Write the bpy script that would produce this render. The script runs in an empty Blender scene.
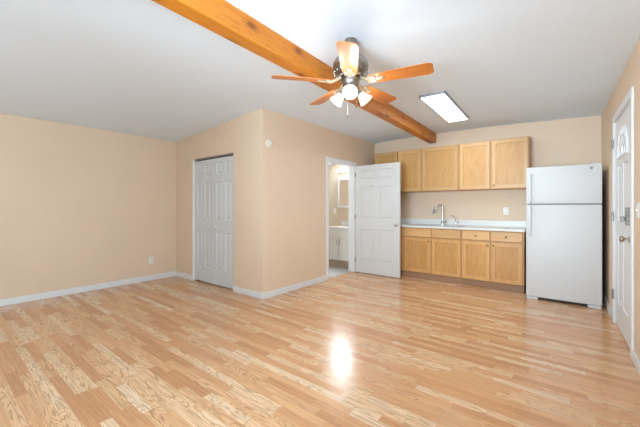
import bpy, bmesh, math, random
from mathutils import Vector, Matrix
random.seed(4)
S = bpy.context.scene
COL = S.collection
PI = math.pi

# ------------------------------------------------------------------ camera
TH = math.atan(252/317)
cam_d = bpy.data.cameras.new('camera')
cam = bpy.data.objects.new('camera', cam_d); COL.objects.link(cam)
cam.location = (0, 0, 1.25)
cam.rotation_euler = (PI/2, 0, TH)
cam_d.sensor_width = 36; cam_d.lens = 36*317/640
cam_d.shift_y = -6.5/640
cam_d.clip_start = 0.02
S.camera = cam

# ------------------------------------------------------------------ world, exposure
W = bpy.data.worlds.new('sky'); S.world = W; W.use_nodes = True
bg = W.node_tree.nodes['Background']
bg.inputs['Color'].default_value = (0.86, 0.93, 1.0, 1); bg.inputs['Strength'].default_value = 2.2
vs = S.view_settings
vs.view_transform = 'Standard'; vs.look = 'None'; vs.gamma = 1; vs.use_curve_mapping = False
vs.exposure = 0.44

def area(name, loc, rot, sx, sy, power, color, spread=180):
    l = bpy.data.lights.new(name, 'AREA'); l.shape = 'RECTANGLE'; l.size = sx; l.size_y = sy
    l.energy = power; l.color = color; l.spread = math.radians(spread)
    o = bpy.data.objects.new(name, l); COL.objects.link(o); o.location = loc; o.rotation_euler = rot
    return o
# added fill lamps standing in for daylight at each invented window, all behind the camera
area('added_fill_front_a', (-.95, -1.22, 1.45), (PI/2+.12, 0, .0), 1.5, 1.3, 36, (0.66, 0.85, 1.0), 76)
area('added_fill_front_b', (-4.0, -1.22, 1.45), (PI/2, 0, 0), 1.5, 1.3, 2, (0.62, 0.84, 1.0))
area('added_fill_right', (0.17, 0.15, 1.45), (PI/2, 0, PI/2+.10), 1.8, 1.3, 44, (0.62, 0.84, 1.0), 130)

# ------------------------------------------------------------------ helpers
def tag(o, label=None, cat=None, group=None, kind=None):
    if label: o['label'] = label
    if cat: o['category'] = cat
    if group: o['group'] = group
    if kind: o['kind'] = kind
    return o
def empty(name, loc, rz=0, **k):
    o = bpy.data.objects.new(name, None); COL.objects.link(o)
    o.location = loc; o.rotation_euler = (0, 0, rz); o.empty_display_size = .1
    return tag(o, **k)
def obj(name, bm, mat, parent=None, smooth=False, loc=None, rz=None, **k):
    bmesh.ops.recalc_face_normals(bm, faces=bm.faces)
    me = bpy.data.meshes.new(name); bm.to_mesh(me); bm.free()
    for m in (mat if isinstance(mat, (list, tuple)) else [mat]): me.materials.append(m)
    if len(me.materials) == 1:
        for p in me.polygons: p.material_index = 0
    if smooth:
        for p in me.polygons: p.use_smooth = True
        try: me.set_sharp_from_angle(angle=math.radians(40))
        except Exception: pass
    o = bpy.data.objects.new(name, me); COL.objects.link(o)
    if parent: o.parent = parent
    if loc: o.location = loc
    if rz: o.rotation_euler = (0, 0, rz)
    return tag(o, **k)
def NB(): return bmesh.new()
def box(bm, x0, x1, y0, y1, z0, z1, bev=0, mi=0, seg=2):
    t = bmesh.new()
    bmesh.ops.create_cube(t, size=1)
    for v in t.verts:
        v.co = Vector(((x0+x1)/2+v.co.x*(x1-x0), (y0+y1)/2+v.co.y*(y1-y0), (z0+z1)/2+v.co.z*(z1-z0)))
    if bev: bmesh.ops.bevel(t, geom=t.edges[:], offset=bev, segments=seg, affect='EDGES', profile=.5)
    for f in t.faces: f.material_index = mi
    merge(bm, t); return bm
def merge(bm, t, M=None):
    if M is not None: bmesh.ops.transform(t, matrix=M, verts=t.verts)
    vm = {}
    for v in t.verts: vm[v] = bm.verts.new(v.co)
    for f in t.faces:
        try:
            nf = bm.faces.new([vm[v] for v in f.verts]); nf.material_index = f.material_index; nf.smooth = f.smooth
        except ValueError: pass
    t.free()
def lathe(bm, prof, n=32, M=None, mi=0, caps=True):
    t = bmesh.new(); rings = []
    for r, z in prof:
        rings.append([t.verts.new((r*math.cos(2*PI*i/n), r*math.sin(2*PI*i/n), z)) for i in range(n)])
    for a, b in zip(rings, rings[1:]):
        for i in range(n):
            t.faces.new([a[i], a[(i+1) % n], b[(i+1) % n], b[i]])
    if caps:
        t.faces.new(rings[0][::-1]); t.faces.new(rings[-1])
    for f in t.faces: f.material_index = mi
    merge(bm, t, M); return bm
def tube(bm, pts, r, n=12, mi=0):
    pts = [Vector(p) for p in pts]; t = bmesh.new(); rings = []
    rs = r if isinstance(r, (list, tuple)) else [r]*len(pts)
    up = Vector((0, 0, 1)); d0 = (pts[1]-pts[0]).normalized()
    if abs(d0.dot(up)) > .9: up = Vector((1, 0, 0))
    u = d0.cross(up).normalized()
    for i, p in enumerate(pts):
        d = (pts[min(i+1, len(pts)-1)]-pts[max(i-1, 0)]).normalized()
        u = (u-d*u.dot(d)).normalized(); w = d.cross(u)
        rings.append([t.verts.new(p+(u*math.cos(2*PI*k/n)+w*math.sin(2*PI*k/n))*rs[i]) for k in range(n)])
    for a, b in zip(rings, rings[1:]):
        for k in range(n): t.faces.new([a[k], a[(k+1) % n], b[(k+1) % n], b[k]])
    t.faces.new(rings[0][::-1]); t.faces.new(rings[-1])
    for f in t.faces: f.material_index = mi
    merge(bm, t); return bm
def ball(bm, c, r, M=None, seg=20, sc=(1, 1, 1)):
    t = bmesh.new(); bmesh.ops.create_uvsphere(t, u_segments=seg, v_segments=seg//2, radius=r)
    for v in t.verts: v.co = Vector((v.co.x*sc[0]+c[0], v.co.y*sc[1]+c[1], v.co.z*sc[2]+c[2]))
    merge(bm, t, M); return bm
def panel_slab(w, h, t, rects, steps, both=True, bev=.002):
    """slab in x 0..w, z 0..h, front at y=0, back at y=t; rects get inset mouldings; steps = [(thickness, depth)]"""
    xs = sorted({0, w, *[round(v, 4) for r in rects for v in (r[0], r[1])]})
    zs = sorted({0, h, *[round(v, 4) for r in rects for v in (r[2], r[3])]})
    bm = NB()
    def side(y, flip):
        vg = {(i, j): bm.verts.new((x, y, z)) for i, x in enumerate(xs) for j, z in enumerate(zs)}
        pan = []
        for i in range(len(xs)-1):
            for j in range(len(zs)-1):
                q = [vg[i, j], vg[i+1, j], vg[i+1, j+1], vg[i, j+1]]
                if flip: q.reverse()
                f = bm.faces.new(q)
                cx, cz = (xs[i]+xs[i+1])/2, (zs[j]+zs[j+1])/2
                if any(r[0] < cx < r[1] and r[2] < cz < r[3] for r in rects): pan.append(f)
        return vg, pan
    A, pa = side(0, False); B, pb = side(t, True)
    nx, nz = len(xs)-1, len(zs)-1
    for i in range(nx):
        bm.faces.new([A[i, 0], B[i, 0], B[i+1, 0], A[i+1, 0]]); bm.faces.new([A[i+1, nz], B[i+1, nz], B[i, nz], A[i, nz]])
    for j in range(nz):
        bm.faces.new([A[0, j+1], B[0, j+1], B[0, j], A[0, j]]); bm.faces.new([A[nx, j], B[nx, j], B[nx, j+1], A[nx, j+1]])
    bm.normal_update()
    for fs in ([pa, pb] if both else [pa]):
        for th, dp in steps:
            bmesh.ops.inset_individual(bm, faces=fs, thickness=th, depth=dp)
        for f in fs: f.material_index = 1
    return bm

# ------------------------------------------------------------------ materials
def nt(name):
    m = bpy.data.materials.new(name); m.use_nodes = True
    t = m.node_tree; b = t.nodes['Principled BSDF']
    return m, t, b
def L(t, a, b): t.links.new(a, b)
def simple(name, col, rough=.5, metal=0, noise=0, nscale=8, bump=0, bscale=200, spec=.5, emit=None, es=0):
    m, t, b = nt(name)
    b.inputs['Base Color'].default_value = (*col, 1); b.inputs['Roughness'].default_value = rough
    b.inputs['Metallic'].default_value = metal; b.inputs['Specular IOR Level'].default_value = spec
    tc = t.nodes.new('ShaderNodeTexCoord')
    if noise:
        n = t.nodes.new('ShaderNodeTexNoise'); n.inputs['Scale'].default_value = nscale; n.inputs['Detail'].default_value = 4
        L(t, tc.outputs['Object'], n.inputs['Vector'])
        r = t.nodes.new('ShaderNodeValToRGB')
        r.color_ramp.elements[0].position = .3; r.color_ramp.elements[1].position = .7
        r.color_ramp.elements[0].color = (*[c*(1-noise) for c in col], 1)
        r.color_ramp.elements[1].color = (*[min(1, c*(1+noise)) for c in col], 1)
        L(t, n.outputs['Fac'], r.inputs['Fac']); L(t, r.outputs['Color'], b.inputs['Base Color'])
    if bump:
        n2 = t.nodes.new('ShaderNodeTexNoise'); n2.inputs['Scale'].default_value = bscale; n2.inputs['Detail'].default_value = 3
        L(t, tc.outputs['Object'], n2.inputs['Vector'])
        bp = t.nodes.new('ShaderNodeBump'); bp.inputs['Strength'].default_value = bump; bp.inputs['Distance'].default_value = .002
        L(t, n2.outputs['Fac'], bp.inputs['Height']); L(t, bp.outputs['Normal'], b.inputs['Normal'])
    if emit:
        b.inputs['Emission Color'].default_value = (*emit, 1); b.inputs['Emission Strength'].default_value = es
    return m
def math_n(t, op, a, b=None, c=None):
    n = t.nodes.new('ShaderNodeMath'); n.operation = op
    for i, v in enumerate((a, b, c)):
        if v is None: continue
        if isinstance(v, (int, float)): n.inputs[i].default_value = v
        else: L(t, v, n.inputs[i])
    return n.outputs[0]
def comb(t, x, y, z=0.0):
    n = t.nodes.new('ShaderNodeCombineXYZ')
    for i, v in enumerate((x, y, z)):
        if isinstance(v, (int, float)): n.inputs[i].default_value = v
        else: L(t, v, n.inputs[i])
    return n.outputs[0]
def ramp(t, fac, stops):
    r = t.nodes.new('ShaderNodeValToRGB'); cr = r.color_ramp
    while len(cr.elements) < len(stops): cr.elements.new(.5)
    for e, (p, c) in zip(cr.elements, stops): e.position = p; e.color = (*c, 1)
    L(t, fac, r.inputs['Fac']); return r.outputs['Color']
def mixc(t, fac, a, b, mode='MIX'):
    n = t.nodes.new('ShaderNodeMix'); n.data_type = 'RGBA'; n.blend_type = mode
    if isinstance(fac, (int, float)): n.inputs[0].default_value = fac
    else: L(t, fac, n.inputs[0])
    for s, v in ((6, a), (7, b)):
        if isinstance(v, tuple): n.inputs[s].default_value = (*v, 1)
        else: L(t, v, n.inputs[s])
    return n.outputs[2]
def wood(name, pale, mid, dark, axis='Z', rough=.4, scale=1.0, knots=False, rand=True):
    m, t, b = nt(name)
    tc = t.nodes.new('ShaderNodeTexCoord'); sx = t.nodes.new('ShaderNodeSeparateXYZ'); L(t, tc.outputs['Object'], sx.inputs[0])
    oi = t.nodes.new('ShaderNodeObjectInfo')
    off = math_n(t, 'MULTIPLY', oi.outputs['Random'], 37.0)
    long_, a, c = {'Z': (2, 0, 1), 'X': (0, 1, 2), 'Y': (1, 0, 2)}[axis]
    o = sx.outputs
    v = comb(t, math_n(t, 'MULTIPLY_ADD', o[a], 14*scale, off), math_n(t, 'MULTIPLY', o[c], 14*scale), math_n(t, 'MULTIPLY', o[long_], .7*scale))
    n1 = t.nodes.new('ShaderNodeTexNoise'); n1.inputs['Scale'].default_value = 1.6; n1.inputs['Detail'].default_value = 3; n1.inputs['Distortion'].default_value = .4
    L(t, v, n1.inputs['Vector'])
    rings = math_n(t, 'FRACT', math_n(t, 'MULTIPLY', n1.outputs['Fac'], 9.0))
    n2 = t.nodes.new('ShaderNodeTexNoise'); n2.inputs['Scale'].default_value = 9; n2.inputs['Detail'].default_value = 5
    L(t, v, n2.inputs['Vector'])
    f = math_n(t, 'ADD', math_n(t, 'MULTIPLY', rings, .2), math_n(t, 'MULTIPLY', n2.outputs['Fac'], .8))
    col = ramp(t, f, [(.2, pale), (.5, mid), (.85, dark)])
    if rand:
        n3 = t.nodes.new('ShaderNodeTexNoise'); n3.inputs['Scale'].default_value = .35; L(t, v, n3.inputs['Vector'])
        hv = t.nodes.new('ShaderNodeHueSaturation'); L(t, col, hv.inputs['Color'])
        L(t, math_n(t, 'ADD', math_n(t, 'MULTIPLY', oi.outputs['Random'], .16), math_n(t, 'MULTIPLY_ADD', n3.outputs['Fac'], .3, .77)), hv.inputs['Value'])
        col = hv.outputs['Color']
    if knots:
        kv = comb(t, math_n(t, 'MULTIPLY', o[long_], 2.1), math_n(t, 'MULTIPLY', math_n(t, 'ADD', o[a], o[c]), 4.4))
        vo = t.nodes.new('ShaderNodeTexVoronoi'); vo.inputs['Scale'].default_value = 1.0; vo.voronoi_dimensions = '2D'; L(t, kv, vo.inputs['Vector'])
        kf = ramp(t, vo.outputs['Distance'], [(.06, (1, 1, 1)), (.11, (0, 0, 0))])
        col = mixc(t, kf, col, (.10, .03, .008))
        kh = ramp(t, vo.outputs['Distance'], [(.08, (.6,)*3), (.22, (0, 0, 0))])
        col = mixc(t, kh, col, dark)
    L(t, col, b.inputs['Base Color']); b.inputs['Roughness'].default_value = rough
    bp = t.nodes.new('ShaderNodeBump'); bp.inputs['Strength'].default_value = .12; bp.inputs['Distance'].default_value = .001
    L(t, n2.outputs['Fac'], bp.inputs['Height']); L(t, bp.outputs['Normal'], b.inputs['Normal'])
    return m
def floor_mat():
    m, t, b = nt('laminate_oak')
    tc = t.nodes.new('ShaderNodeTexCoord'); sx = t.nodes.new('ShaderNodeSeparateXYZ'); L(t, tc.outputs['Object'], sx.inputs[0])
    X, Y = sx.outputs[0], sx.outputs[1]
    SW = .064
    row = math_n(t, 'FLOOR', math_n(t, 'DIVIDE', Y, SW)); fy = math_n(t, 'FRACT', math_n(t, 'DIVIDE', Y, SW))
    w1 = t.nodes.new('ShaderNodeTexWhiteNoise'); w1.noise_dimensions = '1D'; L(t, row, w1.inputs['W'])
    LN = .62
    xx = math_n(t, 'DIVIDE', math_n(t, 'MULTIPLY_ADD', w1.outputs['Value'], 3.1, X), LN)
    # uneven strip lengths
    wob = math_n(t, 'MULTIPLY', math_n(t, 'SINE', math_n(t, 'MULTIPLY', xx, 2.2)), .28)
    xx = math_n(t, 'ADD', xx, wob)
    cell = math_n(t, 'FLOOR', xx); fx = math_n(t, 'FRACT', xx)
    w2 = t.nodes.new('ShaderNodeTexWhiteNoise'); w2.noise_dimensions = '2D'; L(t, comb(t, row, cell), w2.inputs['Vector'])
    R = w2.outputs['Value']; sc = t.nodes.new('ShaderNodeSeparateColor'); L(t, w2.outputs['Color'], sc.inputs[0])
    base = ramp(t, R, [(.0, (.60, .305, .145)), (.25, (.70, .375, .185)), (.55, (.79, .47, .255)), (.8, (.85, .56, .33)), (1, (.90, .67, .45))])
    shift = math_n(t, 'MULTIPLY', sc.outputs[1], 60)
    # fine grain
    gv = comb(t, math_n(t, 'MULTIPLY', X, 3), math_n(t, 'MULTIPLY', Y, 75), shift)
    g = t.nodes.new('ShaderNodeTexNoise'); g.inputs['Scale'].default_value = 1.4; g.inputs['Detail'].default_value = 4; L(t, gv, g.inputs['Vector'])
    gr = ramp(t, g.outputs['Fac'], [(.3, (.80, .76, .72)), (.7, (1.08, 1.08, 1.08))])
    col = mixc(t, 1.0, base, gr, 'MULTIPLY')
    # cathedral grain
    cv = comb(t, math_n(t, 'MULTIPLY', X, 1.9), math_n(t, 'MULTIPLY', Y, 19), shift)
    cn = t.nodes.new('ShaderNodeTexNoise'); cn.inputs['Scale'].default_value = 1.0; cn.inputs['Detail'].default_value = 1.5; cn.inputs['Distortion'].default_value = .6; L(t, cv, cn.inputs['Vector'])
    ring = math_n(t, 'PINGPONG', math_n(t, 'MULTIPLY', cn.outputs['Fac'], 11.0), .5)
    rl = ramp(t, ring, [(.04, (1, 1, 1)), (.24, (0, 0, 0))])
    strong = math_n(t, 'GREATER_THAN', sc.outputs[0], .5)
    amt = math_n(t, 'MULTIPLY', rl, math_n(t, 'MULTIPLY_ADD', strong, .45, .12))
    col = mixc(t, amt, col, (.34, .165, .07))
    # seams
    ey = math_n(t, 'MINIMUM', fy, math_n(t, 'SUBTRACT', 1.0, fy)); ex = math_n(t, 'MINIMUM', fx, math_n(t, 'SUBTRACT', 1.0, fx))
    s1 = math_n(t, 'LESS_THAN', ey, .014); s2 = math_n(t, 'LESS_THAN', ex, .0035)
    seam = math_n(t, 'MULTIPLY', math_n(t, 'MAXIMUM', s1, s2), .3)
    col = mixc(t, seam, col, (.24, .11, .045))
    L(t, col, b.inputs['Base Color'])
    b.inputs['Roughness'].default_value = .2; b.inputs['Specular IOR Level'].default_value = .5
    n = t.nodes.new('ShaderNodeTexNoise'); n.inputs['Scale'].default_value = 5; L(t, tc.outputs['Object'], n.inputs['Vector'])
    L(t, math_n(t, 'MULTIPLY_ADD', n.outputs['Fac'], .1, .17), b.inputs['Roughness'])
    bp = t.nodes.new('ShaderNodeBump'); bp.inputs['Strength'].default_value = .06; bp.inputs['Distance'].default_value = .001
    L(t, g.outputs['Fac'], bp.inputs['Height']); L(t, bp.outputs['Normal'], b.inputs['Normal'])
    return m
def tile_mat():
    m, t, b = nt('bath_tile')
    tc = t.nodes.new('ShaderNodeTexCoord'); br = t.nodes.new('ShaderNodeTexBrick')
    L(t, tc.outputs['Object'], br.inputs['Vector']); br.offset = 0; br.inputs['Scale'].default_value = 1
    br.inputs['Brick Width'].default_value = .3; br.inputs['Row Height'].default_value = .3; br.inputs['Mortar Size'].default_value = .004
    br.inputs['Color1'].default_value = (.62, .62, .60, 1); br.inputs['Color2'].default_value = (.55, .56, .55, 1); br.inputs['Mortar'].default_value = (.4, .4, .38, 1)
    L(t, br.outputs['Color'], b.inputs['Base Color']); b.inputs['Roughness'].default_value = .3
    return m

M_wall = simple('beige_paint', (.80, .625, .465), .75, noise=.015, nscale=2, bump=.12, bscale=160, spec=.25)
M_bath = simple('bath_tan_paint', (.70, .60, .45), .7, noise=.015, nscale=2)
M_ceil = simple('ceiling_paint', (.82, .90, .98), .85, noise=.01, nscale=2, bump=.15, bscale=140, spec=.2)
M_white = simple('white_trim_paint', (.80, .81, .82), .4, bump=.03, bscale=60)
M_door = simple('white_door_paint', (.68, .68, .67), .42, bump=.05, bscale=90)
M_bifold = simple('bifold_door_paint', (.68, .70, .71), .42, bump=.05, bscale=90)
M_floor = floor_mat()
M_tile = tile_mat()
M_maple = wood('maple_door', (.72, .45, .205), (.64, .375, .155), (.50, .26, .095), 'Z', .38)
M_maple_h = wood('maple_drawer', (.80, .50, .23), (.70, .40, .16), (.54, .27, .09), 'X', .38)
M_maple2 = wood('honey_maple_door', (.80, .47, .19), (.70, .37, .125), (.52, .24, .07), 'Z', .38)
M_veneer = wood('maple_veneer', (.68, .40, .155), (.60, .32, .105), (.46, .22, .06), 'Z', .4)
M_veneer2 = wood('honey_maple_veneer', (.72, .40, .14), (.62, .31, .09), (.47, .20, .05), 'Z', .4)
M_frame = wood('cabinet_frame', (.66, .38, .16), (.56, .29, .11), (.42, .20, .07), 'Z', .45)
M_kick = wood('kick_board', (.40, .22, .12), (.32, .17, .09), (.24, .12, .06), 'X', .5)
M_beam = wood('pine_beam', (.68, .26, .018), (.58, .19, .010), (.34, .09, .004), 'Y', .42, knots=True, rand=False)
M_blade = wood('fan_blade_wood', (.62, .235, .055), (.52, .165, .03), (.38, .10, .02), 'X', .3)
M_counter = simple('white_laminate', (.78, .765, .735), .3, noise=.02, nscale=40)
M_steel = simple('brushed_steel', (.55, .56, .57), .28, 1, noise=.05, nscale=30)
M_chrome = simple('chrome', (.72, .73, .75), .12, 1)
M_nickel = simple('satin_nickel', (.50, .47, .42), .3, 1)
M_pewter = simple('antique_pewter', (.30, .28, .25), .32, 1, noise=.25, nscale=25)
M_iron = simple('champagne_blade_iron', (.55, .45, .32), .4, .6)
M_fridge = simple('fridge_enamel', (.69, .69, .69), .45, bump=.04, bscale=300)
M_fridge_h = simple('fridge_handle_plastic', (.70, .71, .73), .35)
M_dark = simple('dark_rubber', (.03, .03, .03), .6)
M_gray = simple('grey_plastic', (.25, .26, .28), .4)
M_plate = simple('white_plastic', (.86, .85, .80), .35)
M_ivory = simple('ivory_plastic', (.82, .76, .62), .4)
M_slot = simple('outlet_slot', (.12, .11, .10), .5)
M_bronze = simple('knob_bronze', (.34, .24, .12), .35, .9)
M_frost = simple('frosted_shade', (1, .96, .88), .4, emit=(1, .90, .74), es=1.6)
M_bulb = simple('lamp_bulb', (1, 1, 1), .4, emit=(1, .88, .68), es=6)
M_diff = simple('light_diffuser', (1, 1, 1), .4, emit=(.80, .92, 1), es=11)
M_globe = simple('globe_bulb', (1, 1, 1), .3, emit=(1, .97, .92), es=3)
M_alu = simple('fixture_frame_metal', (.42, .44, .48), .4, .6)
M_vanity = simple('vanity_paint', (.74, .74, .70), .45)
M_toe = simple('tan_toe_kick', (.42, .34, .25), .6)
M_mirror = simple('mirror_glass', (.85, .88, .9), .02, 1)
m, t, b = nt('window_glass'); b.inputs['Transmission Weight'].default_value = 1; b.inputs['Roughness'].default_value = .02; b.inputs['IOR'].default_value = 1.02; M_glass = m
m, t, b = nt('frosted_window_glass'); b.inputs['Base Color'].default_value = (.92, .95, .96, 1); b.inputs['Transmission Weight'].default_value = .9; b.inputs['Roughness'].default_value = .35; b.inputs['IOR'].default_value = 1.3; M_fglass = m
M_lead = simple('leading', (.5, .5, .48), .4, .5)

ST = dict(kind='structure')
# ------------------------------------------------------------------ room
XL, XP, YB, YC, YF = -5.63, -3.28, 6.0, 2.88, -1.3
b_ = NB(); box(b_, XL-.15, .80, YF-.15, YB+.15, -.1, 0)
obj('floor', b_, M_floor, **ST)
b_ = NB(); box(b_, XL+.02, XP-.06, 3.0, 6.0, 0.001, .008)
obj('floor_bathroom', b_, M_tile, **ST)
# ceiling: gentle slope down to the left wall and a little to the right
cp = [(XL-.15, 2.42), (-5.2, 2.462), (-4.6, 2.505), (-4.0, 2.548), (-3.4, 2.588), (-2.8, 2.612), (-2.05, 2.625), (-1.3, 2.615), (-.6, 2.592), (.1, 2.56), (.80, 2.52)]
b_ = NB()
fr = [[b_.verts.new((x, y, z)) for x, z in cp] + [b_.verts.new((cp[-1][0], y, 2.85)), b_.verts.new((cp[0][0], y, 2.85))] for y in (YF-.15, YB+.15)]
n = len(fr[0])
for i in range(n): b_.faces.new([fr[0][i], fr[0][(i+1) % n], fr[1][(i+1) % n], fr[1][i]])
b_.faces.new(fr[0]); b_.faces.new(fr[1][::-1])
obj('ceiling', b_, M_ceil, smooth=True, **ST)
ZT = 2.72
b_ = NB(); box(b_, XL-.12, XL, YF-.12, YB+.12, 0, ZT); obj('wall_left', b_, M_wall, **ST)
b_ = NB(); box(b_, XL, .5, YB, YB+.12, 0, ZT); obj('wall_back', b_, M_wall, **ST)
def front_wall(wins):
    b = NB(); x = XL
    for a, c, z0, z1 in wins:
        box(b, x, a, YF-.12, YF, 0, ZT); box(b, a, c, YF-.12, YF, 0, z0); box(b, a, c, YF-.12, YF, z1, ZT); x = c
    box(b, x, .75, YF-.12, YF, 0, ZT); return b
wins = [(-4.8, -3.2, .75, 2.15), (-1.75, -.15, .75, 2.15)]  # invented, unseen windows that account for the added front fill
obj('wall_front', front_wall(wins), M_wall, **ST)
for i, (a, c, z0, z1) in enumerate(wins):
    w = empty('window_%d' % (i+1), ((a+c)/2, YF-.06, z0), **ST)
    hw, h = (c-a)/2, z1-z0; b = NB()
    for (p, q, r, s_) in ((-hw, -hw+.05, 0, h), (hw-.05, hw, 0, h), (-hw, hw, 0, .05), (-hw, hw, h-.05, h), (-hw, hw, h/2-.02, h/2+.02)):
        box(b, p, q, -.03, .03, r, s_)
    obj('window_frame', b, M_white, w)
    b = NB(); box(b, -hw+.05, hw-.05, -.004, .004, .05, h-.05); obj('window_pane', b, M_glass, w)
# closet front wall (opening for the bifold door)
CX0, CX1, CZ = -5.05, -3.93, 2.06
b_ = NB(); box(b_, XL, CX0, YC, YC+.12, 0, ZT); box(b_, CX1, XP, YC, YC+.12, 0, ZT); box(b_, CX0, CX1, YC, YC+.12, CZ, ZT)
obj('wall_closet', b_, M_wall, **ST)
b_ = NB(); box(b_, XL, XP-.12, 3.75, 3.85, 0, ZT); obj('wall_closet_back', b_, M_wall, **ST)
# partition with the bathroom doorway
DY0, DY1, DZ = 4.35, 5.20, 2.05
b_ = NB(); box(b_, XP-.12, XP, YC+.12, DY0, 0, ZT); box(b_, XP-.12, XP, DY1, YB, 0, ZT); box(b_, XP-.12, XP, DY0, DY1, DZ, ZT)
obj('wall_partition', b_, M_wall, **ST)
# bathroom inner walls
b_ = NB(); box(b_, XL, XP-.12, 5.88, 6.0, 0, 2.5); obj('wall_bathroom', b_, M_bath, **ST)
b_ = NB(); box(b_, XL, XP-.12, 3.85, 5.88, 2.22, 2.34); obj('ceiling_bathroom', b_, M_ceil, **ST)
# doorway casing and jamb
b_ = NB()
box(b_, XP, XP+.014, DY0-.06, DY0, 0, DZ+.06, .003); box(b_, XP, XP+.014, DY1, DY1+.06, 0, DZ+.06, .003); box(b_, XP, XP+.014, DY0, DY1, DZ, DZ+.06, .003)
box(b_, XP-.13, XP+.004, DY0-.001, DY0+.016, 0, DZ); box(b_, XP-.13, XP+.004, DY1-.016, DY1+.001, 0, DZ); box(b_, XP-.13, XP+.004, DY0, DY1, DZ-.016, DZ+.001)
box(b_, XP-.075, XP-.04, DY0+.016, DY0+.028, 0, DZ-.016); box(b_, XP-.075, XP-.04, DY1-.028, DY1-.016, 0, DZ-.016)
obj('trim_1', b_, M_white, **ST)
b_ = NB(); box(b_, CX0-.018, CX0+.004, YC-.006, YC+.1, 0, CZ); obj('trim_2', b_, M_plate, **ST)
b_ = NB(); box(b_, CX0, CX1, YC+.03, YC+.06, CZ-.02, CZ); obj('trim_3', b_, M_gray, **ST)   # bifold track
# right wall, very slightly out of square
RL, RR = (.325, 6.0, 0), .03
EY0, EY1, EZ = -2.315, -1.335, 2.165      # entry door opening, local y
b_ = NB(); box(b_, 0, .14, EY1, .1, 0, ZT); 
WY0, WY1, WZ0, WZ1 = -6.85, -4.85, .75, 2.15
box(b_, 0, .14, -7.42, WY0, 0, ZT); box(b_, 0, .14, WY1, EY0, 0, ZT); box(b_, 0, .14, WY0, WY1, 0, WZ0); box(b_, 0, .14, WY0, WY1, WZ1, ZT); box(b_, 0, .14, EY0, EY1, EZ, ZT)
obj('wall_right', b_, M_wall, loc=RL, rz=RR, **ST)
w = empty('window_3', RL, RR, **ST); b = NB()  # unseen window added as a source for the fill from the right
for (p, q, r, s_) in ((WY0, WY0+.05, WZ0, WZ1), (WY1-.05, WY1, WZ0, WZ1), (WY0, WY1, WZ0, WZ0+.05), (WY0, WY1, WZ1-.05, WZ1), (WY0, WY1, 1.43, 1.47)):
    box(b, .04, .10, p, q, r, s_)
obj('window_frame', b, M_white, w)
b = NB(); box(b, .066, .074, WY0+.05, WY1-.05, WZ0+.05, WZ1-.05); obj('window_pane', b, M_glass, w)
b_ = NB()
box(b_, -.016, 0, EY1, EY1+.07, 0, EZ+.07, .004); box(b_, -.016, 0, EY0-.07, EY0, 0, EZ+.07, .004); box(b_, -.016, 0, EY0, EY1, EZ, EZ+.07, .004)
box(b_, 0, .14, EY1-.012, EY1+.001, 0, EZ); box(b_, 0, .14, EY0-.001, EY0+.012, 0, EZ); box(b_, 0, .14, EY0, EY1, EZ-.012, EZ+.001)
obj('trim_4', b_, M_white, loc=RL, rz=RR, **ST)
# baseboards
def bb(name, x0, x1, y0, y1, **k):
    b = NB(); box(b, x0, x1, y0, y1, 0, .085, .004); obj(name, b, M_white, **ST, **k)
bb('baseboard_left', XL, XL+.014, YF, YC)
bb('baseboard_closet_left', XL+.014, CX0-.018, YC-.014, YC)
bb('baseboard_closet_right', CX1, XP+.014, YC-.014, YC)
bb('baseboard_partition', XP, XP+.014, YC, DY0-.06)
bb('baseboard_front', XL, .53, YF, YF+.014)
bb('baseboard_right', -.014, 0, -7.3, EY0-.07, loc=RL, rz=RR)
bb('baseboard_right_far', -.014, 0, EY1+.07, -.01, loc=RL, rz=RR)
# exposed ceiling beam
BL = math.atan2(.20, 5.15)
b_ = NB(); box(b_, -.128, 0, -7.28, .004, 0, .20, .006)
obj('ceiling_beam', b_, M_beam, loc=(-1.985, 5.99, 2.448), rz=BL, label='exposed knotty orange pine beam running across the pale ceiling', cat='beam')

# ------------------------------------------------------------------ doors
ROWS = [(.24, .82), (1.03, 1.62), (1.75, 1.93)]
def six(w, st=.115, mid=.1, sc=1.0):
    a = st; c = (w-mid)/2
    return [(x0, x1, z0*sc, z1*sc) for z0, z1 in ROWS for x0, x1 in ((a, c), (c+mid, w-st))]
RAISED = [(.010, -.013), (.010, 0), (.022, .010)]
def knob_bm(proj=.06, r=.027):
    b = NB(); lathe(b, [(.001, 0), (.03, 0), (.031, .004), (.026, .009), (.011, .012), (.010, proj*.5), (.018, proj*.58), (r, proj*.75), (r*.98, proj*.9), (r*.7, proj), (.001, proj+.001)], 24)
    return b
def rotx(bm, M): bmesh.ops.transform(bm, matrix=M, verts=bm.verts); return bm
# open bathroom door: hinged at the far jamb, swung into the room
d2 = empty('door_2', (XP+.02, 5.185, 0), -.008, kind='structure')
obj('door_panel', panel_slab(.905, 2.02, .035, six(.905), RAISED), M_door, d2, smooth=False, loc=(.008, 0, .012))
for sgn, y in ((-1, 0), (1, .035)):
    kb = rotx(knob_bm(), Matrix.Translation((.85, y, .93)) @ Matrix.Rotation(-sgn*-PI/2, 4, 'X'))
    obj('door_knob', kb, M_nickel, d2, smooth=True)
for z in (.2, 1.02, 1.82):
    b = NB(); box(b, -.012, .02, -.003, .0, z, z+.09); tube(b, [(-.002, -.006, z), (-.002, -.006, z+.09)], .006)
    obj('hinge', b, M_nickel, d2)
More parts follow.
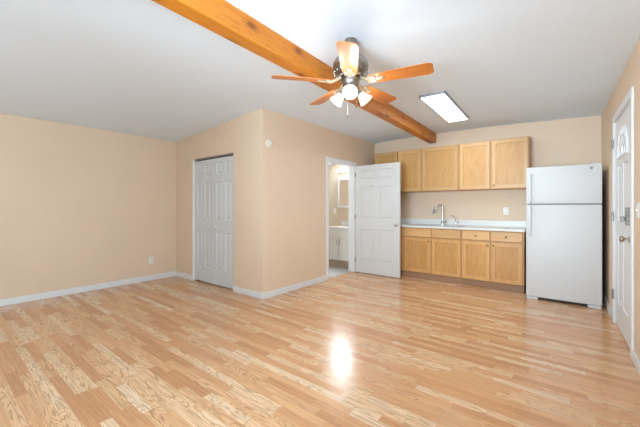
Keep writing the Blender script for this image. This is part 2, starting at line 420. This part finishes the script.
# closet bifold
d3 = empty('door_3', ((CX0+CX1)/2, YC+.03, 0), kind='structure')
hw = (CX1-CX0)/2; lw = hw-.008
for k, (x0, a) in enumerate(((-hw+.004, .012), (.002, -.012))):
    pv = empty('bifold_leaf', (0, 0, 0)); COL.objects.unlink(pv); bpy.data.objects.remove(pv)
    b = panel_slab(lw, 2.0, .032, six(lw, .085, .085), RAISED)
    if k == 0: bmesh.ops.rotate(b, verts=b.verts, cent=(0, 0, 0), matrix=Matrix.Rotation(-a, 3, 'Z'))
    else: bmesh.ops.rotate(b, verts=b.verts, cent=(lw, 0, 0), matrix=Matrix.Rotation(-a, 3, 'Z'))
    lf = obj('bifold_leaf', b, M_bifold, d3, loc=(x0, 0, .02))
    if k == 1:
        kb = rotx(knob_bm(.04, .02), Matrix.Translation((.07, -.004, .90)) @ Matrix.Rotation(PI/2, 4, 'X'))
        obj('knob', kb, M_bifold, lf, smooth=True)
# entry door with fan light
d1 = empty('door_1', RL, RR, kind='structure')
ew = EY1-EY0-.03
def ymap(b, x, y0):   # slab x axis -> local -y..., front face towards -x
    bmesh.ops.transform(b, matrix=Matrix.Translation((x, y0, .012)) @ Matrix.Rotation(-PI/2, 4, 'Z'), verts=b.verts); return b
rects = [(.13, .40, .25, .95), (.46, .73, .25, .95), (.13, .40, 1.10, 1.66), (.46, .73, 1.10, 1.66)]
b = panel_slab(ew, EZ-.03, .044, rects, RAISED)
bmesh.ops.rotate(b, verts=b.verts, cent=(0, 0, 0), matrix=Matrix.Rotation(0, 3, 'Z'))
obj('door_panel', ymap(b, .004, EY1-.015), M_white, d1)
yc, zc, RA = (EY0+EY1)/2, 1.745, .27
def arc(r, n=24, x=0): return [(x, yc+r*math.cos(PI*i/n), zc+.02+r*.95*math.sin(PI*i/n)) for i in range(n+1)]
b = NB(); tube(b, arc(RA, x=.002)+[(.002, yc-RA, zc), (.002, yc+RA, zc), (.002, yc+RA, zc+.02)], .014, 8)
fl_ = obj('fanlight_frame', b, M_white, d1)
b = NB(); a = [b.verts.new(p) for p in arc(RA, x=.0005)]; a2 = [b.verts.new((p[0]-.004, p[1], p[2])) for p in arc(RA, x=.0005)]
b.faces.new(a); b.faces.new(a2[::-1])
for i in range(len(a)): b.faces.new([a[i], a[(i+1) % len(a)], a2[(i+1) % len(a)], a2[i]])
M_fan = simple('leaded_glass_added_glow', (.72, .80, .84), .15, emit=(.85, .93, 1), es=.35)  # glow put into the glass for daylight; the door slab behind is solid
obj('fanlight_glass', b, M_fan, d1)
b = NB(); tube(b, arc(.10, x=-.004), .004, 6); tube(b, arc(.19, x=-.004), .004, 6)
for i in range(1, 6):
    g = PI*i/6; tube(b, [(-.004, yc+.10*math.cos(g), zc+.02+.095*math.sin(g)), (-.004, yc+RA*math.cos(g), zc+.02+RA*.95*math.sin(g))], .004, 6)
obj('leading', b, M_lead, d1)
KY = EY0+.09
MX = Matrix.Rotation(-PI/2, 4, 'Y')
obj('door_knob', rotx(knob_bm(.07, .029), Matrix.Translation((.004, KY+.035, .97)) @ MX), M_nickel, d1, smooth=True)
b = NB(); box(b, -.026, .004, KY-.01, KY+.075, 1.09, 1.245, .006); lathe(b, [(.001, 0), (.016, 0), (.016, .012), (.001, .013)], 16, Matrix.Translation((-.022, KY+.035, 1.145)) @ MX)
box(b, -.06, -.034, KY+.028, KY+.042, 1.12, 1.17, .003)
obj('deadbolt', b, M_pewter, d1)
for z in (.26, 1.10, 1.88):
    b = NB(); box(b, -.019, -.0155, EY1-.002, EY1+.035, z, z+.1); tube(b, [(-.022, EY1-.008, z), (-.022, EY1-.008, z+.1)], .009)
    obj('hinge', b, M_pewter, d1)

# ------------------------------------------------------------------ kitchen
def cab_knob(parent, x, y, z):
    b = NB(); lathe(b, [(.001, 0), (.007, 0), (.006, .012), (.014, .018), (.015, .024), (.009, .029), (.001, .030)], 16, Matrix.Translation((x, y, z)) @ Matrix.Rotation(PI/2, 4, 'X'))
    return obj('knob', b, M_bronze, parent, smooth=True)
def cab_door(parent, x0, x1, z0, z1, yf, knob=None, name='door', mat=None):
    w, h = x1-x0, z1-z0; fw = .056
    b = panel_slab(w, h, .019, [(fw, w-fw, fw, h-fw)], [(.005, -.010)], both=False)
    d = obj(name, b, mat or [M_maple, M_veneer], parent, loc=(x0, yf, z0))
    if knob: cab_knob(d, knob[0]*w if knob[0] <= 1 else 0, 0, 0).location = (0, 0, knob[1]*h)
    return d
def drawer(parent, x0, x1, z0, z1, yf, knob):
    b = NB(); box(b, 0, x1-x0, 0, .019, 0, z1-z0, .004)
    d = obj('drawer', b, M_maple_h, parent, loc=(x0, yf, z0))
    if knob: cab_knob(d, (x1-x0)/2, 0, (z1-z0)/2)
    return d
UZ0, UZ1, UY = 1.535, 2.32, 5.70
def upper(x0, x1, doors, label):
    r = empty('wall_cabinet', ((x0+x1)/2, 5.85, UZ0), label=label, cat='cabinet', group='wooden upper cabinets above the counter')
    c = (x0+x1)/2
    b = NB(); box(b, x0-c+.0005, x1-c-.0005, UY-5.85, 5.999-5.85, 0, UZ1-UZ0, .002)
    obj('body', b, M_frame, r)
    for a, e, kn in doors: cab_door(r, a-c, e-c, .012, UZ1-UZ0-.012, UY-5.85-.020, kn)
upper(-3.118, -2.147, [(-3.10, -2.625, None), (-2.60, -2.165, None)], 'wooden upper cabinet partly hidden behind the open white door')
upper(-2.147, -1.505, [(-2.13, -1.522, None)], 'wide single door upper cabinet above the sink and faucet')
upper(-1.505, -.505, [(-1.488, -1.036, None), (-1.004, -.522, (.06, .06))], 'double door upper cabinet beside the refrigerator, outlet below it')
BY = 5.41
def base(x0, x1, parts, label, end=False):
    c = (x0+x1)/2; r = empty('base_cabinet', (c, 5.7, 0), label=label, cat='cabinet', group='wooden base cabinets under the counter')
    b = NB(); xa, xb = x0-c+.0005, x1-c-.0005
    for q in ((xa, xa+.018, BY-5.68, .287, .105, .889), (xb-.018, xb, BY-5.68, .287, .105, .889), (xa, xb, .287, .299, .105, .889), (xa+.018, xb-.018, BY-5.68, .287, .105, .123), (xa, xb, BY-5.7, BY-5.68, .105, .889)): box(b, *q)
    obj('body', b, M_frame, r)
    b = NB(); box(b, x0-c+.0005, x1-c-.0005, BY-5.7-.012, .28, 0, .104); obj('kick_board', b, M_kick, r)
    for a, e, kd, kk in parts:
        drawer(r, a-c, e-c, .735, .873, BY-5.7-.020, kk)
        cab_door(r, a-c, e-c, .118, .712, BY-5.7-.020, kd, mat=[M_maple2, M_veneer2])
base(-3.262, -2.362, [(-3.22, -2.83, None, False), (-2.80, -2.372, None, True)], 'wooden base cabinet mostly hidden behind the open white door')
base(-2.362, -1.388, [(-2.35, -1.880, (.93, .92), False), (-1.862, -1.402, None, False)], 'wooden sink base cabinet with two plain panels over its doors')
base(-1.388, -.540, [(-1.374, -.982, (.93, .92), True), (-.962, -.562, (.07, .92), True)], 'wooden base cabinet with two knobbed drawers beside the white refrigerator')
# countertop with sink cut-out
SX0, SX1, SY0, SY1 = -2.26, -1.44, 5.45, 5.90
CT0, CT1 = .890, .922
b = NB()
box(b, -3.264, SX0+.02, 5.375, 5.998, CT0, CT1, .003); box(b, SX1-.02, -.528, 5.375, 5.998, CT0, CT1, .003)
box(b, SX0+.019, SX1-.019, 5.375, SY0+.02, CT0, CT1, .003); box(b, SX0+.019, SX1-.019, SY1-.02, 5.998, CT0, CT1, .003)
co = empty('countertop', (-1.9, 5.7, CT0), label='long white laminate countertop with low backsplash', cat='countertop')
bmesh.ops.translate(b, verts=b.verts, vec=(1.9, -5.7, -CT0)); obj('worktop', b, M_counter, co)
b = NB(); box(b, -1.364, 1.372, .278, .298, CT1-CT0, .135, .004); obj('backsplash', b, M_counter, co)
# sink
sk = empty('kitchen_sink', ((SX0+SX1)/2, (SY0+SY1)/2, CT1+.001), label='stainless steel double bowl sink set into the white countertop', cat='sink')
hx, hy = (SX1-SX0)/2, (SY1-SY0)/2
b = NB()
for q in ((-hx, hx, -hy, -hy+.03), (-hx, hx, hy-.09, hy), (-hx, -hx+.03, -hy, hy), (hx-.03, hx, -hy, hy), (-.015, .015, -hy, hy-.08)):
    box(b, q[0], q[1], q[2], q[3], .0, .006, .002)
obj('rim', b, M_steel, sk)
for x0, x1 in ((-hx+.028, -.014), (.014, hx-.028)):
    b = NB(); y0, y1 = -hy+.028, hy-.088; zb = -.17
    vs_ = []
    for (z, i) in ((.004, 0), (zb+.02, .012), (zb, .03)):
        vs_.append([b.verts.new(p) for p in ((x0+i, y0+i, z), (x1-i, y0+i, z), (x1-i, y1-i, z), (x0+i, y1-i, z))])
    for p, q in zip(vs_, vs_[1:]):
        for i in range(4): b.faces.new([p[i], p[(i+1) % 4], q[(i+1) % 4], q[i]])
    b.faces.new(vs_[-1])
    bo = obj('bowl', b, M_steel, sk)
    mo = bo.modifiers.new('thick', 'SOLIDIFY'); mo.thickness = .0015; mo.offset = 1
    b = NB(); lathe(b, [(.001, zb+.002), (.04, zb+.002), (.042, zb+.004), (.001, zb+.004)], 20, Matrix.Translation(((x0+x1)/2, (y0+y1)/2, 0))); obj('drain', b, M_chrome, bo)
# main faucet: tall arch with pull-down head and side handle
fx, fy = -1.83, 5.855
fa = empty('kitchen_faucet', (fx, fy, CT1+.006), label='tall chrome pull-down kitchen faucet with squared arch', cat='faucet')
b = NB(); box(b, -.10, .10, -.028, .028, 0, .006, .002); lathe(b, [(.027, .005), (.026, .04), (.020, .06), (.018, .07)], 24); obj('base', b, M_chrome, fa, smooth=True)
pts = [(0, 0, .06), (0, 0, .33), (-.003, -.002, .343), (-.014, -.010, .352), (-.05, -.036, .354), (-.088, -.064, .352), (-.098, -.071, .345), (-.104, -.076, .33), (-.112, -.084, .28)]
b = NB(); tube(b, pts, .0115, 14); obj('spout', b, M_chrome, fa, smooth=True)
b = NB(); tube(b, [(-.111, -.083, .29), (-.120, -.090, .25), (-.130, -.098, .205)], [.014, .018, .020], 16); obj('spray_head', b, M_gray, fa, smooth=True)
b = NB(); tube(b, [(.015, -.01, .045), (.05, -.02, .05), (.058, -.022, .06), (.075, -.028, .10)], [.016, .014, .008, .006], 12); obj('handle', b, M_chrome, fa, smooth=True)
# small filtered water tap
fb = empty('water_tap', (-1.60, 5.86, CT1+.006), label='small slender chrome tap to the right of the tall faucet', cat='tap')
b = NB(); lathe(b, [(.022, 0), (.021, .012), (.012, .02), (.010, .05)], 20); obj('base', b, M_chrome, fb, smooth=True)
b = NB(); tube(b, [(0, 0, .04), (-.01, -.01, .12), (-.03, -.03, .165), (-.055, -.055, .17), (-.07, -.07, .15)], .006, 10); obj('spout', b, M_chrome, fb, smooth=True)
b = NB(); tube(b, [(.008, 0, .045), (.03, -.004, .055), (.045, -.006, .075)], .006, 10); obj('handle', b, M_chrome, fb, smooth=True)
# outlets, switch, detector
def outlet(loc, rz, label, group=None, gfci=False):
    r = empty('wall_outlet', loc, rz, label=label, cat='outlet', group=group)
    b = NB(); box(b, -.038, .038, -.006, 0, -.06, .06, .003); obj('cover_plate', b, M_plate, r)
    for z in (-.024, .024):
        b = NB(); box(b, -.017, .017, -.009, -.005, z-.015, z+.015, .002); s_ = obj('socket', b, M_plate, r)
        b = NB(); box(b, -.009, -.006, -.0095, -.0085, z-.004, z+.006); box(b, .006, .009, -.0095, -.0085, z-.004, z+.006); obj('slot', b, M_slot, s_)
outlet((XL, 2.44, .34), PI/2, 'white wall outlet low on the beige left wall')
outlet((-.852, YB, 1.185), 0, 'white wall outlet on the kitchen wall above the countertop')
sw = empty('light_switch', (.325+.03*(6-3.44)+.0, 3.44, 1.225), -PI/2+RR, label='white light switch on the right wall beside the entry door trim', cat='switch')
b = NB(); box(b, -.04, .04, -.006, 0.0, -.06, .06, .003); obj('cover_plate', b, M_plate, sw)
b = NB(); box(b, -.005, .005, -.016, -.005, -.008, .012, .001); obj('toggle', b, M_plate, sw)
sd = empty('smoke_detector', (XP, 2.985, 2.125), PI/2, label='small round ivory smoke detector high on wall near closet corner', cat='detector')
b = NB(); lathe(b, [(.001, 0), (.058, 0), (.06, .008), (.055, .024), (.04, .032), (.001, .034)], 32, Matrix.Rotation(PI/2, 4, 'X')); obj('cover', b, M_ivory, sd, smooth=True)
b = NB(); lathe(b, [(.001, .03), (.017, .03), (.017, .04), (.001, .041)], 20, Matrix.Translation((.012, 0, 0)) @ Matrix.Rotation(PI/2, 4, 'X')); obj('button', b, M_plate, sd, smooth=True)

# ------------------------------------------------------------------ refrigerator
fr_ = empty('refrigerator', (-.106, 5.52, 0), .012, label='white top-freezer refrigerator standing beside the kitchen cabinets', cat='refrigerator')
FW, FF = .39, -.375     # half width, front plane (local y)
b = NB(); box(b, -FW+.004, FW-.004, FF+.075, .36, .035, 1.765, .008); obj('body', b, M_fridge, fr_)
b = NB(); box(b, -FW, FW, FF, FF+.068, 1.292, 1.785, .012, seg=3); fz = obj('freezer_door', b, M_fridge, fr_, smooth=True)
b = NB(); box(b, -FW, FW, FF, FF+.068, .040, 1.280, .012, seg=3); fd = obj('fridge_door', b, M_fridge, fr_, smooth=True)
b = NB(); box(b, -FW+.01, FW-.01, FF+.066, FF+.08, .06, 1.775); obj('gasket', b, M_gray, fr_)
def fhandle(parent, z0, z1):
    b = NB(); x = -FW+.045
    box(b, x-.014, x+.014, FF-.036, FF-.022, z0, z1, .006, seg=3)
    box(b, x-.012, x+.012, FF-.030, FF+.002, z0, z0+.05, .005); box(b, x-.012, x+.012, FF-.030, FF+.002, z1-.05, z1, .005)
    obj('handle', b, M_fridge_h, parent, smooth=True)
fhandle(fz, 1.31, 1.70); fhandle(fd, .86, 1.265)
b = NB(); lathe(b, [(.001, 0), (.017, 0), (.017, .003), (.014, .004), (.014, .003), (.001, .003)], 24, Matrix.Translation((FW-.10, FF, 1.735)) @ Matrix.Rotation(PI/2, 4, 'X')); obj('badge', b, M_gray, fz)
b = NB(); box(b, -FW+.03, FW-.03, FF+.05, FF+.08, .012, .040); obj('base_grille', b, M_dark, fr_)
for sx_ in (-1, 1):
    b = NB(); x = sx_*(FW-.07); box(b, x-.065, x+.065, FF+.012, FF+.06, 0, .036, .008); obj('foot_cover', b, M_fridge_h, fr_)
    b = NB(); box(b, x-.02, x+.02, .28, .32, 0, .04); obj('roller', b, M_dark, fr_)
b = NB(); box(b, FW-.09, FW-.01, FF+.01, FF+.12, 1.766, 1.795, .004); obj('hinge_cover', b, M_fridge, fr_)

# ------------------------------------------------------------------ ceiling light panel
cl = empty('ceiling_light', (-1.348, 4.495, 2.583), .048, label='rectangular glowing light panel with grey frame on kitchen ceiling', cat='light')
b = NB(); LX, LY = .155, .69
for q in ((-LX, -LX+.018, -LY, LY), (LX-.018, LX, -LY, LY), (-LX, LX, -LY, -LY+.018), (-LX, LX, LY-.018, LY)):
    box(b, q[0], q[1], q[2], q[3], 0, .033, .002)
obj('frame', b, M_alu, cl)
b = NB(); box(b, -LX+.014, LX-.014, -LY+.018, LY-.018, .003, .015); obj('diffuser', b, M_diff, cl)

# ------------------------------------------------------------------ ceiling fan
FC = (-1.42, 2.19, 0)
FZ = 2.27
fan = empty('ceiling_fan', (FC[0], FC[1], FZ), label='five blade wooden ceiling fan with three lit glass shades', cat='ceiling fan')
CZc = 2.617-FZ
b = NB(); lathe(b, [(.05, CZc), (.052, CZc-.02), (.048, CZc-.075), (.045, CZc-.10), (.03, CZc-.115), (.03, .19)], 32); obj('canopy', b, M_pewter, fan, smooth=True)
b = NB(); lathe(b, [(.03, .205), (.09, .20), (.125, .185), (.142, .155), (.146, .12), (.138, .085), (.12, .06), (.11, .045), (.07, .035), (.06, .03)], 40)
for k in range(20):
    g = 2*PI*k/20; ball(b, (.136*math.cos(g), .136*math.sin(g), .075), .008, seg=8)
obj('motor_housing', b, M_pewter, fan, smooth=True)
b = NB(); lathe(b, [(.075, .036), (.085, .02), (.07, -.002), (.062, -.03), (.068, -.05), (.055, -.075), (.03, -.095), (.012, -.105), (.001, -.108)], 32); obj('light_fitter', b, M_pewter, fan, smooth=True)
A0 = TH + math.radians(-97.5)
def blade_bm():
    b = NB(); pr_ = [(.17, .050), (.19, .056), (.35, .064), (.55, .070), (.61, .070), (.632, .060), (.642, .045)]
    top = [(x, w) for x, w in pr_]; pts = [(x, w) for x, w in top] + [(x, -w) for x, w in reversed(top)]
    va = [b.verts.new((x, y, .003)) for x, y in pts]; vb = [b.verts.new((x, y, -.003)) for x, y in pts]
    b.faces.new(va); b.faces.new(vb[::-1]); n = len(pts)
    for i in range(n): b.faces.new([va[i], vb[i], vb[(i+1) % n], va[(i+1) % n]])
    return b
def iron_bm():
    b = NB(); tube(b, [(.085, 0, .035), (.12, 0, .012), (.16, 0, -.004)], [.016, .013, .012], 10)
    box(b, .14, .215, -.042, .042, -.010, -.004, .002); box(b, .20, .275, -.016, .016, -.010, -.004, .002)
    for x, y in ((.165, .026), (.165, -.026), (.26, 0)): ball(b, (x, y, -.010), .006, seg=8)
    return b
bl0 = ir0 = None
for k in range(5):
    if bl0 is None:
        bl0 = obj('blade', blade_bm(), M_blade, fan); ir0 = obj('blade_iron', iron_bm(), M_iron, bl0, smooth=True); bl, ir = bl0, ir0
    else:
        bl = bl0.copy(); COL.objects.link(bl); bl.parent = fan; ir = ir0.copy(); COL.objects.link(ir); ir.parent = bl
    g = A0+2*PI*k/5
    bl.rotation_euler = (Matrix.Rotation(g, 4, 'Z') @ Matrix.Rotation(math.radians(-11), 4, 'X')).to_euler()
    bl.location = (0, 0, 0)
for k in range(3):
    g = A0+2*PI*k/3
    base_M = Matrix.Rotation(g, 4, 'Z') @ Matrix.Translation((.062, 0, -.055)) @ Matrix.Rotation(math.radians(-48), 4, 'Y') @ Matrix.Rotation(PI, 4, 'X')
    arm = NB(); lathe(arm, [(.012, -.02), (.013, .01), (.022, .018), (.025, .035), (.02, .045)], 20, base_M)
    ar = obj('lamp_arm', arm, M_pewter, fan, smooth=True)
    b = NB(); prof = [(.018, .030), (.022, .036), (.030, .055), (.038, .078), (.047, .100), (.056, .120)]
    lathe(b, prof, 28, base_M, caps=False)
    sh = obj('lamp_shade', b, M_frost, fan, smooth=True)
    mo = sh.modifiers.new('thick', 'SOLIDIFY'); mo.thickness = .003
    b = NB(); ball(b, (0, 0, .085), .026, base_M, sc=(1, 1, 1.25)); obj('bulb', b, M_bulb, fan, smooth=True)
    l = bpy.data.lights.new('fan_lamp', 'POINT'); l.energy = 2.8; l.color = (1, .95, .88); l.shadow_soft_size = .045
    lo = bpy.data.objects.new('fan_lamp', l); COL.objects.link(lo); lo.parent = fan; lo.location = (base_M @ Vector((0, 0, .16)))
for (dx, dy, ln) in ((-.01, -.03, .20), (.05, .01, .12)):
    b = NB(); tube(b, [(dx, dy, -.07), (dx, dy, -.07-ln)], .0009, 6); ch = obj('pull_chain', b, M_pewter, fan)
    b = NB(); lathe(b, [(.001, 0), (.005, .003), (.006, .012), (.002, .024), (.001, .025)], 12, Matrix.Translation((dx, dy, -.07-ln-.024))); obj('chain_fob', b, M_dark, ch, smooth=True)

# ------------------------------------------------------------------ bathroom
vx = -3.725
va = empty('bathroom_vanity', (vx, 5.59, 0.008), label='white bathroom vanity seen through the open doorway', cat='vanity')
b = NB(); box(b, -.315, .315, -.27, .285, .15, .80, .003); obj('body', b, M_vanity, va)
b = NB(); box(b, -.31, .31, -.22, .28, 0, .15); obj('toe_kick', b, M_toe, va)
for k, (x0, x1) in enumerate(((-.295, -.008), (.008, .295))):
    d = obj('door', panel_slab(x1-x0, .44, .018, [(.05, x1-x0-.05, .05, .39)], [(.004, -.006), (.015, .004)], both=False), M_vanity, va, loc=(x0, -.289, .17))
    hxx = (x1-x0-.03) if k == 0 else .03
    b = NB(); tube(b, [(hxx, 0, .30), (hxx, -.022, .305), (hxx, -.026, .35), (hxx, -.022, .395), (hxx, 0, .40)], .005, 8); obj('handle', b, M_nickel, d, smooth=True)
b = NB(); box(b, -.295, .295, -.286, -.27, .64, .775, .004); obj('drawer_front', b, M_vanity, va)
b = NB(); box(b, -.325, .323, -.295, .285, .80, .83, .006); box(b, -.325, .323, .265, .285, .83, .92, .004)
obj('vanity_top', b, M_counter, va)
vt = empty('vanity_faucet', (vx, 5.80, .839), label='small chrome faucet on the bathroom vanity top', cat='faucet')
b = NB(); lathe(b, [(.025, 0), (.02, .02), (.015, .05), (.012, .08)], 16); tube(b, [(0, 0, .07), (0, -.05, .09), (0, -.11, .07)], .010, 10); obj('spout', b, M_chrome, vt, smooth=True)
for s_ in (-1, 1):
    b = NB(); lathe(b, [(.018, 0), (.015, .03), (.022, .045), (.001, .05)], 16, Matrix.Translation((s_*.09, 0, 0))); obj('handle', b, M_chrome, vt, smooth=True)
mc = empty('medicine_cabinet', (-3.73, 5.88, 1.235), label='mirrored bathroom cabinet with white frame above the vanity', cat='cabinet')
b = NB(); box(b, -.35, .35, -.10, 0, 0, .66, .003); obj('body', b, M_white, mc)
b = NB()
for q in ((-.35, -.315, 0, .66), (.315, .35, 0, .66), (-.35, .35, 0, .04), (-.35, .35, .61, .66)): box(b, q[0], q[1], -.115, -.10, q[2], q[3], .003)
fm = obj('door_frame', b, M_white, mc)
b = NB(); box(b, -.315, .315, -.105, -.1001, .04, .61); obj('mirror', b, M_mirror, mc)
vl = empty('vanity_light', (-3.83, 5.88, 2.06), label='bar light with glowing globe bulbs above the bathroom mirror', cat='light')
b = NB(); box(b, -.30, .30, -.04, 0, -.05, .05, .008); obj('bar', b, M_chrome, vl)
for x in (-.225, -.075, .075, .225):
    b = NB(); lathe(b, [(.02, 0), (.02, .02)], 16, Matrix.Translation((x, -.04, 0)) @ Matrix.Rotation(PI/2, 4, 'X')); s_ = obj('socket', b, M_chrome, vl)
    b = NB(); ball(b, (x, -.09, 0), .042); obj('bulb', b, M_globe, s_, smooth=True)
l = bpy.data.lights.new('vanity_glow', 'AREA'); l.shape = 'RECTANGLE'; l.size = .6; l.size_y = .1; l.energy = 24; l.color = (.84, .93, 1)
lo = bpy.data.objects.new('vanity_glow', l); COL.objects.link(lo); lo.location = (-3.83, 5.74, 2.06); lo.rotation_euler = (-PI/2-.3+PI, 0, PI) if False else (PI/2+.0, 0, PI)
sw2 = empty('light_switch', (-4.24, 5.88, 1.16), 0, label='white switch plate on bathroom wall left of the mirror', cat='switch')
b = NB(); box(b, -.036, .036, -.006, 0, -.06, .06, .003); obj('cover_plate', b, M_plate, sw2)
b = NB(); box(b, -.005, .005, -.014, -.005, -.01, .01); obj('toggle', b, M_plate, sw2)
